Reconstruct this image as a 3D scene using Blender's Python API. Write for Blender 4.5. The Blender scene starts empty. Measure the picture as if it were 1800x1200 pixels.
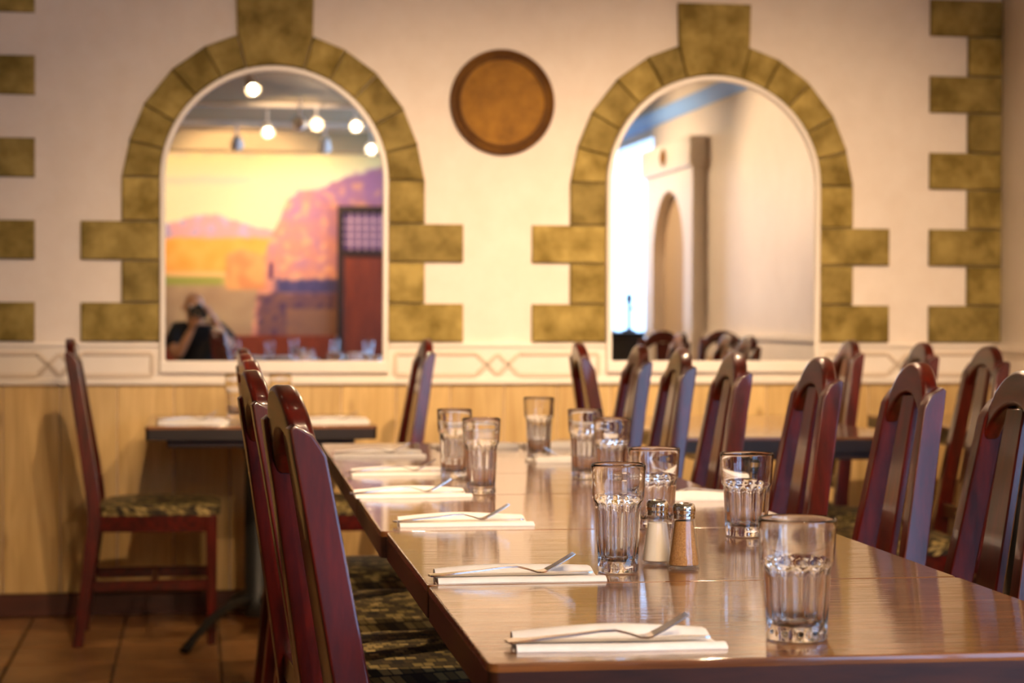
import bpy, bmesh, math, random
from mathutils import Vector, Matrix, noise
R = math.radians
rng = random.Random(7)
sc = bpy.context.scene
col = sc.collection

# ------------------------------------------------------------------ camera, world, exposure
cam_d = bpy.data.cameras.new('camera'); cam = bpy.data.objects.new('camera', cam_d); col.objects.link(cam)
cam_d.lens = 70; cam_d.sensor_width = 36; cam_d.clip_start = 0.05; cam_d.clip_end = 60
base = Matrix.Rotation(R(-8.953), 4, 'Z') @ Matrix.Rotation(R(90 - 0.82), 4, 'X') @ Matrix.Rotation(R(0.2), 4, 'Z')
cam.matrix_world = Matrix.Translation((0, 0, 1.13)) @ base
cam_d.dof.use_dof = True; cam_d.dof.focus_distance = 2.86; cam_d.dof.aperture_fstop = 5.6
cam_d.dof.aperture_blades = 0
sc.camera = cam
W = bpy.data.worlds.new('daylight'); sc.world = W; W.use_nodes = True
bg = W.node_tree.nodes['Background']
bg.inputs[0].default_value = (0.34, 0.58, 1.0, 1); bg.inputs[1].default_value = 4.4
vs = sc.view_settings
vs.view_transform = 'Standard'; vs.look = 'None'; vs.gamma = 1; vs.use_curve_mapping = False
vs.exposure = 0.78
sc.cycles.max_bounces = 14; sc.cycles.transmission_bounces = 12; sc.cycles.glossy_bounces = 6
sc.cycles.diffuse_bounces = 4
sc.cycles.sample_clamp_indirect = 6
sc.cycles.use_denoising = True

WALL_Y = 7.55; FRONT_Y = -2.3; RIGHT_X = 3.16; LEFT_X = -3.0; CEIL = 2.65
WARM = (1.0, 0.70, 0.43)
# track heads: (x, y, z, aim, watts, cone, blend)
HEADS = [
    (0.32, 2.70, 2.53, (0.75, 4.6, 0.75), 70, 80, .8),
    (0.50, 0.25, 2.48, (0.75, 3.2, 0.75), 80, 80, .8),
    (0.84, 0.60, 2.50, (0.95, 5.2, 0.9), 40, 70, .8),
    (1.14, 0.35, 2.52, (1.30, 3.9, 0.9), 80, 80, .8),
    (1.37, -1.00, 2.46, (1.5, 3.4, 0.9), 30, 80, .8),
    (0.10, 4.60, 2.48, (0.45, 7.5, 0.80), 85, 62, 1),
    (1.15, 4.70, 2.48, (1.15, 7.5, 0.85), 150, 64, 1),
    (2.30, 4.70, 2.48, (2.15, 7.5, 0.95), 140, 64, 1),
    (1.45, 3.90, 2.48, (3.16, 4.6, 1.5), 120, 95, .9),
    (0.70, 6.00, 2.48, (0.70, 4.4, 0.75), 30, 90, .9),
    (1.60, 5.80, 2.48, (1.25, 3.4, 0.75), 40, 90, .9),
    (1.55, 1.90, 2.48, (3.16, 2.2, 1.7), 105, 90, .9),
    (0.30, -.90, 2.48, (0.35, -2.3, 1.95), 95, 95, .9),
    (1.00, -.95, 2.48, (1.05, -2.3, 1.60), 28, 95, .9),
    (-1.00, 3.60, 2.48, (0.50, 4.2, 0.5), 110, 45, .9),
    (-0.60, 2.70, 2.48, (-0.02, -.25, 1.10), 60, 24, .9),  # added lamp brightening the photographer, kept out of the mirror view
    (0.70, 1.05, 2.45, (0.62, -.9, 2.66), 14, 80, .9),  # added up-light that warms the ceiling
]
for (x0, y0, x1, y1, z0, z1) in ((RIGHT_X + .16, -2.0, RIGHT_X + .16, 1.35, .50, 2.43), (1.9, FRONT_Y - .16, 3.05, FRONT_Y - .16, .50, 2.43)):
    ld = bpy.data.lights.new('window_portal', 'AREA'); lo = bpy.data.objects.new('window_portal', ld); col.objects.link(lo)
    ld.shape = 'RECTANGLE'; ld.cycles.is_portal = True
    if x0 == x1:
        ld.size = z1 - z0; ld.size_y = y1 - y0
        lo.location = (x0, (y0 + y1) / 2, (z0 + z1) / 2); lo.rotation_euler = (0, R(90), 0)
    else:
        ld.size = x1 - x0; ld.size_y = z1 - z0
        lo.location = ((x0 + x1) / 2, y0, (z0 + z1) / 2); lo.rotation_euler = (R(90), 0, 0)

# ------------------------------------------------------------------ helpers
def lin(r, g, b):
    f = lambda c: (c / 255 / 12.92) if c / 255 <= .04045 else ((c / 255 + .055) / 1.055) ** 2.4
    return (f(r), f(g), f(b), 1)

def tag(o, label=None, cat=None, group=None, kind=None):
    if label: o['label'] = label
    if cat: o['category'] = cat
    if group: o['group'] = group
    if kind: o['kind'] = kind
    return o

def link(o, parent=None):
    col.objects.link(o)
    if parent: o.parent = parent
    return o

def empty(name, loc=(0, 0, 0), rz=0):
    o = bpy.data.objects.new(name, None); o.empty_display_size = .05
    o.location = loc; o.rotation_euler = (0, 0, rz)
    return link(o)

def finish(bm, name, mat, parent=None, smooth=True, ang=38, loc=None, wn=False):
    bmesh.ops.recalc_face_normals(bm, faces=bm.faces)
    me = bpy.data.meshes.new(name); bm.to_mesh(me); bm.free()
    if smooth:
        me.shade_smooth(); me.set_sharp_from_angle(angle=R(ang))
    me.materials.append(mat)
    o = bpy.data.objects.new(name, me)
    if loc: o.location = loc
    if wn:
        md = o.modifiers.new('weighted_normal', 'WEIGHTED_NORMAL'); md.keep_sharp = True; md.weight = 80
    return link(o, parent)

def add_box(bm, x0, x1, y0, y1, z0, z1):
    v = [bm.verts.new(p) for p in ((x0, y0, z0), (x1, y0, z0), (x1, y1, z0), (x0, y1, z0), (x0, y0, z1), (x1, y0, z1), (x1, y1, z1), (x0, y1, z1))]
    fs = [bm.faces.new([v[i] for i in f]) for f in ((0, 3, 2, 1), (4, 5, 6, 7), (0, 1, 5, 4), (1, 2, 6, 5), (2, 3, 7, 6), (3, 0, 4, 7))]
    return v, fs

def bevel(bm, w, seg=2, edges=None, ang=30):
    if edges is None:
        bm.normal_update()
        edges = [e for e in bm.edges if len(e.link_faces) == 2 and e.calc_face_angle(0) > R(ang)]
    bmesh.ops.bevel(bm, geom=edges, offset=w, segments=seg, affect='EDGES', profile=.5, clamp_overlap=True)

def box(name, mat, parent, x0, x1, y0, y1, z0, z1, bw=0, seg=2):
    bm = bmesh.new(); add_box(bm, x0, x1, y0, y1, z0, z1)
    if bw: bevel(bm, bw, seg)
    return finish(bm, name, mat, parent, smooth=bool(bw), wn=bool(bw))

def prism(bm, pts, a, b, plane='XZ'):
    """extrude a 2-D outline between a and b along the axis missing from plane"""
    def P(p, t):
        return {'XZ': (p[0], t, p[1]), 'YZ': (t, p[0], p[1]), 'XY': (p[0], p[1], t)}[plane]
    A = [bm.verts.new(P(p, a)) for p in pts]; B = [bm.verts.new(P(p, b)) for p in pts]
    n = len(pts)
    fa = bm.faces.new(A); fb = bm.faces.new(B[::-1])
    for i in range(n):
        bm.faces.new((A[i], B[i], B[(i + 1) % n], A[(i + 1) % n]))
    return fa, fb

def lathe(bm, prof, seg=32, close=False, rad=None):
    """prof: list of (r,z). rad(theta,i,r)->r optional"""
    rings = []
    for i, (r, z) in enumerate(prof):
        if r < 1e-6:
            rings.append([bm.verts.new((0, 0, z))])
        else:
            ring = []
            for k in range(seg):
                t = 2 * math.pi * k / seg
                rr = rad(t, i, r) if rad else r
                ring.append(bm.verts.new((rr * math.cos(t), rr * math.sin(t), z)))
            rings.append(ring)
    for i in range(len(rings) - 1):
        a, b = rings[i], rings[i + 1]
        for k in range(seg):
            k2 = (k + 1) % seg
            if len(a) == 1 and len(b) == 1: continue
            if len(a) == 1: bm.faces.new((a[0], b[k2], b[k]))
            elif len(b) == 1: bm.faces.new((a[k], a[k2], b[0]))
            else: bm.faces.new((a[k], a[k2], b[k2], b[k]))

def tube(bm, pts, rads, seg=10):
    prev = None; rings = []
    for i, p in enumerate(pts):
        p = Vector(p)
        d = (Vector(pts[min(i + 1, len(pts) - 1)]) - Vector(pts[max(i - 1, 0)])).normalized()
        up = Vector((0, 0, 1)) if abs(d.z) < .9 else Vector((1, 0, 0))
        u = d.cross(up).normalized(); v = d.cross(u).normalized()
        r = rads[i] if hasattr(rads, '__len__') else rads
        rx, ry = r if hasattr(r, '__len__') else (r, r)
        rings.append([bm.verts.new(p + u * rx * math.cos(2 * math.pi * k / seg) + v * ry * math.sin(2 * math.pi * k / seg)) for k in range(seg)])
    for a, b in zip(rings, rings[1:]):
        for k in range(seg):
            bm.faces.new((a[k], a[(k + 1) % seg], b[(k + 1) % seg], b[k]))
    bm.faces.new(rings[0][::-1]); bm.faces.new(rings[-1])

def copy_tree(o, parent=None):
    c = o.copy(); col.objects.link(c)
    if parent: c.parent = parent
    for ch in list(o.children):
        copy_tree(ch, c)
    return c

# ------------------------------------------------------------------ materials
class NT:
    def __init__(s, name):
        s.m = bpy.data.materials.new(name); s.m.use_nodes = True
        s.t = s.m.node_tree; s.b = s.t.nodes['Principled BSDF']
    def n(s, typ, **kw):
        nd = s.t.nodes.new(typ)
        for k, v in kw.items():
            if k.startswith('_'): setattr(nd, k[1:], v)
            else: nd.inputs[k.replace('__', ' ')].default_value = v
        return nd
    def l(s, a, b): s.t.links.new(a, b)
    def coord(s, scale=(1, 1, 1), kind='Object', rot=(0, 0, 0)):
        tc = s.t.nodes.new('ShaderNodeTexCoord'); mp = s.t.nodes.new('ShaderNodeMapping')
        mp.inputs['Scale'].default_value = scale; mp.inputs['Rotation'].default_value = rot
        s.l(tc.outputs[kind], mp.inputs['Vector'])
        return mp.outputs['Vector']
    def ramp(s, fac, stops):
        r = s.t.nodes.new('ShaderNodeValToRGB'); e = r.color_ramp.elements
        while len(e) < len(stops): e.new(.5)
        for k, (p, c) in enumerate(stops): e[k].position = p; e[k].color = c
        s.l(fac, r.inputs[0]); return r.outputs[0]
    def mix(s, fac, a, b, mode='MIX'):
        mx = s.t.nodes.new('ShaderNodeMix'); mx.data_type = 'RGBA'; mx.blend_type = mode
        for sock, val in ((mx.inputs[0], fac), (mx.inputs[6], a), (mx.inputs[7], b)):
            if hasattr(val, 'is_linked') or hasattr(val, 'node'): s.l(val, sock)
            else: sock.default_value = val
        return mx.outputs[2]
    def bump(s, h, strength=.2, dist=.01):
        b = s.t.nodes.new('ShaderNodeBump'); b.inputs['Strength'].default_value = strength; b.inputs['Distance'].default_value = dist
        s.l(h, b.inputs['Height']); s.l(b.outputs[0], s.b.inputs['Normal'])

def plain(name, c, rough=.5, metal=0, coat=0, spec=.5):
    t = NT(name); b = t.b
    b.inputs['Base Color'].default_value = c; b.inputs['Roughness'].default_value = rough
    b.inputs['Metallic'].default_value = metal; b.inputs['Coat Weight'].default_value = coat
    b.inputs['Coat Roughness'].default_value = .08
    b.inputs['Specular IOR Level'].default_value = spec
    return t.m

def noisy(name, c0, c1, scale=(4, 4, 4), rough=.5, nscale=3, detail=6, bumpv=0, coat=0, rnd=0, stops=(.3, .7), bdist=.004, coat_rough=.08, spec=.5):
    t = NT(name)
    v = t.coord(scale)
    n = t.n('ShaderNodeTexNoise', Scale=nscale, Detail=detail, Roughness=.6)
    if rnd:
        oi = t.t.nodes.new('ShaderNodeObjectInfo'); va = t.t.nodes.new('ShaderNodeVectorMath'); va.operation = 'ADD'
        sc_ = t.t.nodes.new('ShaderNodeMath'); sc_.operation = 'MULTIPLY'; sc_.inputs[1].default_value = 37.0
        t.l(oi.outputs['Random'], sc_.inputs[0]); t.l(v, va.inputs[0]); t.l(sc_.outputs[0], va.inputs[1]); v = va.outputs[0]
    t.l(v, n.inputs['Vector'])
    c = t.ramp(n.outputs['Fac'], [(stops[0], c0), (stops[1], c1)])
    if rnd:
        mr = t.n('ShaderNodeMapRange'); t.l(oi.outputs['Random'], mr.inputs[0]); mr.inputs[3].default_value = 1 - rnd; mr.inputs[4].default_value = 1 + rnd * .4
        cc = t.t.nodes.new('ShaderNodeCombineColor')
        for k in range(3): t.l(mr.outputs[0], cc.inputs[k])
        c = t.mix(1.0, c, cc.outputs[0], 'MULTIPLY')
    t.l(c, t.b.inputs['Base Color'])
    t.b.inputs['Roughness'].default_value = rough; t.b.inputs['Coat Weight'].default_value = coat; t.b.inputs['Coat Roughness'].default_value = coat_rough
    t.b.inputs['Specular IOR Level'].default_value = spec
    if bumpv: t.bump(n.outputs['Fac'], bumpv, bdist)
    return t.m

M = {}
M['plaster'] = noisy('cream_plaster', (.80, .70, .60, 1), (.86, .77, .68, 1), (1, 1, 1), .75, 9, 8, .25)
M['ochre_wall'] = noisy('ochre_wall_paint', (.36, .25, .10, 1), (.44, .31, .14, 1), (1, 1, 1), .7, 4, 5)
M['white_paint'] = noisy('cream_trim_paint', (.80, .72, .62, 1), (.86, .78, .69, 1), (1, 1, 1), .45, 5, 4)
M['molding_tan'] = plain('tan_molding', (.68, .57, .45, 1), .5)  # lattice strips in a darker tan than the band
M['mirror_white'] = plain('white_mirror_frame', (.86, .79, .71, 1), .4)
M['right_wall'] = noisy('satin_cream_wall', (.72, .64, .56, 1), (.80, .73, .66, 1), (1, 1, 1), .38, 3, 5, .15)
M['stone'] = noisy('ochre_stone', (.18, .120, .013, 1), (.43, .315, .085, 1), (1, 1, 1), .8, 9, 9, .5, rnd=.25, stops=(.36, .66))
M['mortar'] = plain('ochre_mortar', (.15, .10, .014, 1), .9)
M['pine'] = None
M['ceiling'] = noisy('tan_ceiling', (.46, .34, .18, 1), (.52, .39, .21, 1), (1, 1, 1), .85, 3, 3)
M['baseboard'] = noisy('brown_baseboard', (.05, .012, .006, 1), (.09, .022, .010, 1), (1, 6, 6), .4, 4, 4)
M['tile'] = noisy('terracotta_tile', lin(112, 74, 36), lin(170, 124, 76), (1, 1, 1), .32, 5, 8, .1, rnd=.15)
M['grout'] = plain('dark_grout', lin(92, 66, 36), .9)
M['crown_daylight'] = plain('daylight_blue_crown', (.24, .47, .95, 1), .5)  # blue daylight cast put into the crown's base colour
M['mahogany'] = noisy('mahogany', (.022, .0016, .0007, 1), (.110, .0060, .0018, 1), (9, 9, 1.2), .32, 5, 6, .04, coat=.6, coat_rough=.10, rnd=.2, spec=.3)
M['mahogany_x'] = noisy('mahogany_rail', (.022, .0016, .0007, 1), (.110, .0060, .0018, 1), (9, 1.2, 9), .32, 5, 6, .04, coat=.6, coat_rough=.10, rnd=.2, spec=.3)
M['iron'] = plain('black_iron', (.010, .009, .008, 1), .45)
M['black'] = plain('black_plastic', (.008, .008, .009, 1), .4)
M['chrome'] = plain('chrome', (.80, .74, .66, 1), .10, 1)
M['steel'] = plain('polished_steel', (.72, .68, .62, 1), .18, 1)
M['napkin'] = noisy('white_paper_napkin', (.82, .78, .73, 1), (.90, .87, .83, 1), (1, 1, 1), .8, 40, 3, .1, bdist=.001)
M['salt'] = plain('salt_grains', (.86, .82, .76, 1), .9)
M['pepper'] = noisy('ground_pepper', (.28, .13, .035, 1), (.52, .28, .10, 1), (1, 1, 1), .9, 420, 4)
M['skin'] = noisy('skin', (.52, .25, .13, 1), (.60, .31, .17, 1), (1, 1, 1), .5, 9, 3)
M['tshirt'] = plain('black_cotton', (.010, .009, .010, 1), .9)
M['jeans'] = plain('dark_denim', (.03, .04, .07, 1), .9)
M['door_wood'] = noisy('red_brown_door', lin(110, 36, 10), lin(140, 52, 16), (6, 6, 1), .45, 4, 5)
M['black_edge'] = plain('black_lacquer_edge', (.012, .005, .003, 1), .35)
M['niche_tan'] = plain('tan_niche_paint', (.50, .37, .25, 1), .7)
M['lattice'] = plain('pink_lattice_paint', (.62, .36, .42, 1), .5)
M['dark_wood'] = noisy('dark_wood', (.02, .006, .003, 1), (.04, .012, .006, 1), (6, 6, 1), .4, 4, 5)

# window glass / table glass
def glass(name, ior=1.5, c=(1, 1, 1, 1)):
    t = NT(name); t.b.inputs['Transmission Weight'].default_value = 1; t.b.inputs['Roughness'].default_value = 0
    t.b.inputs['IOR'].default_value = ior; t.b.inputs['Base Color'].default_value = c
    return t.m
M['glass'] = glass('clear_glass', 1.5)
def thin_glass(name):
    t = NT(name); t.t.nodes.remove(t.b); out = t.t.nodes['Material Output']
    tr = t.n('ShaderNodeBsdfTransparent'); gl = t.n('ShaderNodeBsdfGlossy'); gl.inputs['Roughness'].default_value = .01
    lw = t.n('ShaderNodeLayerWeight'); p4 = t.n('ShaderNodeMath', _operation='POWER'); p4.inputs[1].default_value = 4.0
    fr = t.n('ShaderNodeMath', _operation='MULTIPLY_ADD'); fr.inputs[1].default_value = .8; fr.inputs[2].default_value = .04; mx = t.n('ShaderNodeMixShader')
    t.l(lw.outputs['Facing'], p4.inputs[0]); t.l(p4.outputs[0], fr.inputs[0]); t.l(fr.outputs[0], mx.inputs[0]); t.l(tr.outputs[0], mx.inputs[1]); t.l(gl.outputs[0], mx.inputs[2]); t.l(mx.outputs[0], out.inputs['Surface'])
    return t.m
M['window_glass'] = thin_glass('window_glass'); M['shaker_glass'] = thin_glass('shaker_glass')
t = NT('silvered_mirror'); t.b.inputs['Base Color'].default_value = (.90, .90, .88, 1); t.b.inputs['Metallic'].default_value = 1; t.b.inputs['Roughness'].default_value = 0.0
M['mirror'] = t.m

# lamp lens
t = NT('lit_lamp_lens'); t.b.inputs['Base Color'].default_value = (1, .9, .7, 1)
t.b.inputs['Emission Color'].default_value = (1, .80, .52, 1); t.b.inputs['Emission Strength'].default_value = 30
M['lens'] = t.m
t = NT('lit_violet_pane'); t.b.inputs['Base Color'].default_value = (.10, .04, .14, 1)
t.b.inputs['Emission Color'].default_value = (.30, .10, .42, 1); t.b.inputs['Emission Strength'].default_value = .05
M['violet'] = t.m

# knotty pine
t = NT('knotty_pine')
v = t.coord((1, 1, 1))
oi = t.t.nodes.new('ShaderNodeObjectInfo'); ml = t.n('ShaderNodeMath', _operation='MULTIPLY'); ml.inputs[1].default_value = 61.0
t.l(oi.outputs['Random'], ml.inputs[0])
va = t.n('ShaderNodeVectorMath', _operation='ADD'); t.l(v, va.inputs[0]); t.l(ml.outputs[0], va.inputs[1])
mp = t.t.nodes.new('ShaderNodeMapping'); mp.inputs['Scale'].default_value = (22, 22, 1.6); t.l(va.outputs[0], mp.inputs[0])
n1 = t.n('ShaderNodeTexNoise', Scale=1.0, Detail=6, Roughness=.6, Distortion=1.2); t.l(mp.outputs[0], n1.inputs['Vector'])
c1 = t.ramp(n1.outputs['Fac'], [(.28, (.50, .31, .10, 1)), (.70, (.74, .51, .21, 1))])
mp2 = t.t.nodes.new('ShaderNodeMapping'); mp2.inputs['Scale'].default_value = (7, 7, 3.2); t.l(va.outputs[0], mp2.inputs[0])
vo = t.n('ShaderNodeTexVoronoi', Scale=1.0); t.l(mp2.outputs[0], vo.inputs['Vector'])
kn = t.ramp(vo.outputs['Distance'], [(.05, (1, 1, 1, 1)), (.17, (0, 0, 0, 1))])
c2 = t.mix(kn, c1, (.36, .21, .06, 1))
mr = t.n('ShaderNodeMapRange'); t.l(oi.outputs['Random'], mr.inputs[0]); mr.inputs[3].default_value = .86; mr.inputs[4].default_value = 1.06
cc = t.t.nodes.new('ShaderNodeCombineColor')
for k in range(3): t.l(mr.outputs[0], cc.inputs[k])
t.l(t.mix(1.0, c2, cc.outputs[0], 'MULTIPLY'), t.b.inputs['Base Color']); t.b.inputs['Roughness'].default_value = .5
M['pine'] = t.m

# varnished table wood
t = NT('varnished_table_wood')
v = t.coord((1.5, 26, 26))
n1 = t.n('ShaderNodeTexNoise', Scale=2.2, Detail=7, Roughness=.62, Distortion=.4); t.l(v, n1.inputs['Vector'])
c = t.ramp(n1.outputs['Fac'], [(.30, (.085, .027, .005, 1)), (.70, (.28, .105, .025, 1))])
t.l(c, t.b.inputs['Base Color']); t.b.inputs['Roughness'].default_value = .4; t.b.inputs['Specular IOR Level'].default_value = .2; t.b.inputs['Coat Weight'].default_value = 1.0
t.b.inputs['Coat Roughness'].default_value = .05; t.b.inputs['Coat IOR'].default_value = 1.5
v2 = t.coord((1.2, 90, 90)); n2 = t.n('ShaderNodeTexNoise', Scale=1.5, Detail=3); t.l(v2, n2.inputs['Vector'])
bp = t.t.nodes.new('ShaderNodeBump'); bp.inputs['Strength'].default_value = .12; bp.inputs['Distance'].default_value = .002
t.l(n2.outputs['Fac'], bp.inputs['Height']); t.l(bp.outputs[0], t.b.inputs['Normal']); t.l(bp.outputs[0], t.b.inputs['Coat Normal'])
M['table'] = t.m
M['table_edge'] = noisy('dark_table_edge', (.020, .005, .0015, 1), (.055, .014, .004, 1), (2, 2, 14), .4, 4, 5, coat=.25)

# mosaic upholstery
t = NT('mosaic_upholstery')
tc = t.t.nodes.new('ShaderNodeTexCoord'); sx_ = t.t.nodes.new('ShaderNodeSeparateXYZ'); cx_ = t.t.nodes.new('ShaderNodeCombineXYZ')
t.l(tc.outputs['Object'], sx_.inputs[0])
a1 = t.n('ShaderNodeMath', _operation='ADD'); t.l(sx_.outputs['X'], a1.inputs[0]); t.l(sx_.outputs['Z'], a1.inputs[1])
a2 = t.n('ShaderNodeMath', _operation='ADD'); t.l(sx_.outputs['Y'], a2.inputs[0]); t.l(sx_.outputs['Z'], a2.inputs[1])
t.l(a1.outputs[0], cx_.inputs[0]); t.l(a2.outputs[0], cx_.inputs[1]); v = cx_.outputs[0]
def brick(off):
    b = t.n('ShaderNodeTexBrick', _offset=.5, _squash=1.0)
    b.inputs['Color1'].default_value = (0, 0, 0, 1); b.inputs['Color2'].default_value = (1, 1, 1, 1); b.inputs['Mortar'].default_value = (0, 0, 0, 1)
    b.inputs['Scale'].default_value = 1; b.inputs['Mortar Size'].default_value = .0013; b.inputs['Bias'].default_value = 0
    b.inputs['Brick Width'].default_value = .021; b.inputs['Row Height'].default_value = .0165
    t.l(v, b.inputs['Vector']); return b
b1 = brick(0)
cr = t.ramp(b1.outputs['Color'], [(.0, (.016, .010, .004, 1)), (.35, (.085, .055, .017, 1)), (.65, (.21, .15, .042, 1)), (1.0, (.52, .38, .14, 1))])
t.l(cr, t.b.inputs['Base Color']); t.b.inputs['Roughness'].default_value = .7
t.bump(b1.outputs['Fac'], -.4, .002)
M['upholstery'] = t.m

# hammered copper-brown plaque
t = NT('aged_copper_wood')
v = t.coord((1, 1, 1)); n1 = t.n('ShaderNodeTexNoise', Scale=9, Detail=6, Roughness=.65); t.l(v, n1.inputs['Vector'])
t.l(t.ramp(n1.outputs['Fac'], [(.3, (.17, .070, .003, 1)), (.7, (.36, .165, .012, 1))]), t.b.inputs['Base Color'])
t.b.inputs['Roughness'].default_value = .6; t.b.inputs['Specular IOR Level'].default_value = .2
t.bump(n1.outputs['Fac'], .25, .004)
M['copper'] = t.m
M['copper_dark'] = noisy('dark_plaque_rim', (.07, .022, .001, 1), (.17, .07, .004, 1), (1, 1, 1), .6, 9, 5, spec=.2)

# ------------------------------------------------------------------ room shell
tag(box('floor', M['grout'], None, LEFT_X - .1, RIGHT_X + .2, FRONT_Y - .1, WALL_Y + .15, -.12, -.006), kind='structure')
floor = bpy.data.objects['floor']
TP = .336; tile_me = None
stuffbm = bmesh.new()
def tile_bm(bm, x, y):
    vs_, fs_ = add_box(bm, x - TP / 2 + .005, x + TP / 2 - .005, y - TP / 2 + .005, y + TP / 2 - .005, -.008, 0)
for i in range(-8, 12):
    for j in range(-8, 24):
        x = -.60 + TP * (i + .5); y = WALL_Y - TP * (23 - j + .5) - .02
        if x - TP / 2 < LEFT_X or x + TP / 2 > RIGHT_X + .16 or y - TP / 2 < FRONT_Y: continue
        if -3 <= i and y > 4.6:
            if tile_me is None:
                bm = bmesh.new(); tile_bm(bm, 0, 0); bevel(bm, .003, 1)
                o = finish(bm, 'floor_tile', M['tile'], floor); tile_me = o.data
            else:
                o = bpy.data.objects.new('floor_tile', tile_me); link(o, floor)
            o.location = (x, y, rng.uniform(-.0006, 0))
        else:
            tile_bm(stuffbm, x, y)
tag(finish(stuffbm, 'tile_field', M['tile'], floor, smooth=False), kind='stuff')

wall = tag(box('wall_back', M['plaster'], None, LEFT_X - .1, RIGHT_X + .12, WALL_Y, WALL_Y + .15, -.12, CEIL), kind='structure')
tag(box('ceiling', M['ceiling'], None, LEFT_X - .1, RIGHT_X + .12, FRONT_Y - .12, WALL_Y + .15, CEIL, CEIL + .1), kind='structure')
tag(box('wall_left', M['ochre_wall'], None, LEFT_X - .1, LEFT_X, FRONT_Y, WALL_Y, -.006, CEIL), kind='structure')

def wall_with_hole(name, mat, axis, pos, thick, a0, a1, z0, z1, ha0, ha1, hz0, hz1):
    bm = bmesh.new()
    def bx(p0, p1, q0, q1):
        if axis == 'X': add_box(bm, pos, pos + thick, p0, p1, q0, q1)
        else: add_box(bm, p0, p1, pos - thick, pos, q0, q1)
    bx(a0, ha0, z0, z1); bx(ha1, a1, z0, z1); bx(ha0, ha1, z0, hz0); bx(ha0, ha1, hz1, z1)
    return tag(finish(bm, name, mat, None, smooth=False), kind='structure')
wr = wall_with_hole('wall_right', M['right_wall'], 'X', RIGHT_X, .12, FRONT_Y, WALL_Y, -.006, CEIL, -2.0, 1.35, .50, 2.43)
wf = wall_with_hole('wall_front', M['plaster'], 'Y', FRONT_Y, .12, LEFT_X, RIGHT_X, -.006, CEIL, 1.9, 3.05, .50, 2.43)

# windows in the right and front walls: frame with a mullion and panes
def window(name, axis, a0, a1, z0, z1):
    e = tag(empty(name, (0, 0, 0)), kind='structure')
    def bx(nm, m, p0, p1, q0, q1, d0, d1):
        if axis == 'X': return box(nm, m, e, RIGHT_X + d0, RIGHT_X + d1, p0, p1, q0, q1)
        return box(nm, m, e, p0, p1, FRONT_Y - d1, FRONT_Y - d0, q0, q1)
    f = .05
    for (p0, p1, q0, q1) in ((a0, a0 + f, z0, z1), (a1 - f, a1, z0, z1), (a0 + f, a1 - f, z0, z0 + f), (a0 + f, a1 - f, z1 - f, z1)):
        bx('window_frame', M['mirror_white'], p0, p1, q0, q1, .02, .09)
    mid = (a0 + a1) / 2
    bx('mullion', M['mirror_white'], mid - .025, mid + .025, z0 + f, z1 - f, .03, .08)
    bx('pane', M['window_glass'], a0 + f, mid - .025, z0 + f, z1 - f, .05, .056)
    bx('pane', M['window_glass'], mid + .025, a1 - f, z0 + f, z1 - f, .05, .056)
    bx('window_sill', M['mirror_white'], a0 - .04, a1 + .04, z0 - .035, z0 - .002, -.06, 0)
    return e
window('window_1', 'X', -2.0, 1.35, .50, 2.43)
window('window_2', 'Y', 1.9, 3.05, .50, 2.43)

# quoins and arches: every block its own object
DEPTH = .022
def stone(poly, lift=0):
    """poly in (x,z), shrunk for the joint, extruded proud of the wall"""
    cx = sum(p[0] for p in poly) / len(poly); cz = sum(p[1] for p in poly) / len(poly)
    n = len(poly); g = .0028
    area = sum(poly[i][0] * poly[(i + 1) % n][1] - poly[(i + 1) % n][0] * poly[i][1] for i in range(n))
    if area < 0: poly = poly[::-1]
    q = []
    for i in range(n):
        a = Vector(poly[i - 1]); b = Vector(poly[i]); c = Vector(poly[(i + 1) % n])
        d1 = (b - a).normalized(); d2 = (c - b).normalized()
        n1_ = Vector((-d1.y, d1.x)); n2_ = Vector((-d2.y, d2.x))
        k = 1 + n1_.dot(n2_)
        q.append(b + (n1_ + n2_) * (g / max(k, .3)))
    q = [(p.x - cx, p.y - cz) for p in q]
    bm = bmesh.new()
    d = DEPTH + lift + rng.uniform(-.002, .003)
    prism(bm, q, 0, -d, 'XZ')
    bm.normal_update()
    es = [e for e in bm.edges if all(abs(v_.co.y + d) < 1e-5 for v_ in e.verts)]
    bmesh.ops.bevel(bm, geom=es, offset=.004, segments=1, affect='EDGES')
    return finish(bm, 'stone_block', M['stone'], wall, smooth=False, loc=(cx, WALL_Y, cz))
def mortar(polys):
    bm = bmesh.new()
    for k, p in enumerate(polys):
        if sum(p[i][0] * p[(i + 1) % len(p)][1] - p[(i + 1) % len(p)][0] * p[i][1] for i in range(len(p))) < 0: p = p[::-1]
        cx = sum(q[0] for q in p) / len(p); cz = sum(q[1] for q in p) / len(p)
        prism(bm, [(cx + (q[0] - cx) * .985, cz + (q[1] - cz) * .985) for q in p], WALL_Y + .01, WALL_Y - .010, 'XZ')
    finish(bm, 'mortar_bed', M['mortar'], wall, smooth=False)

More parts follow.
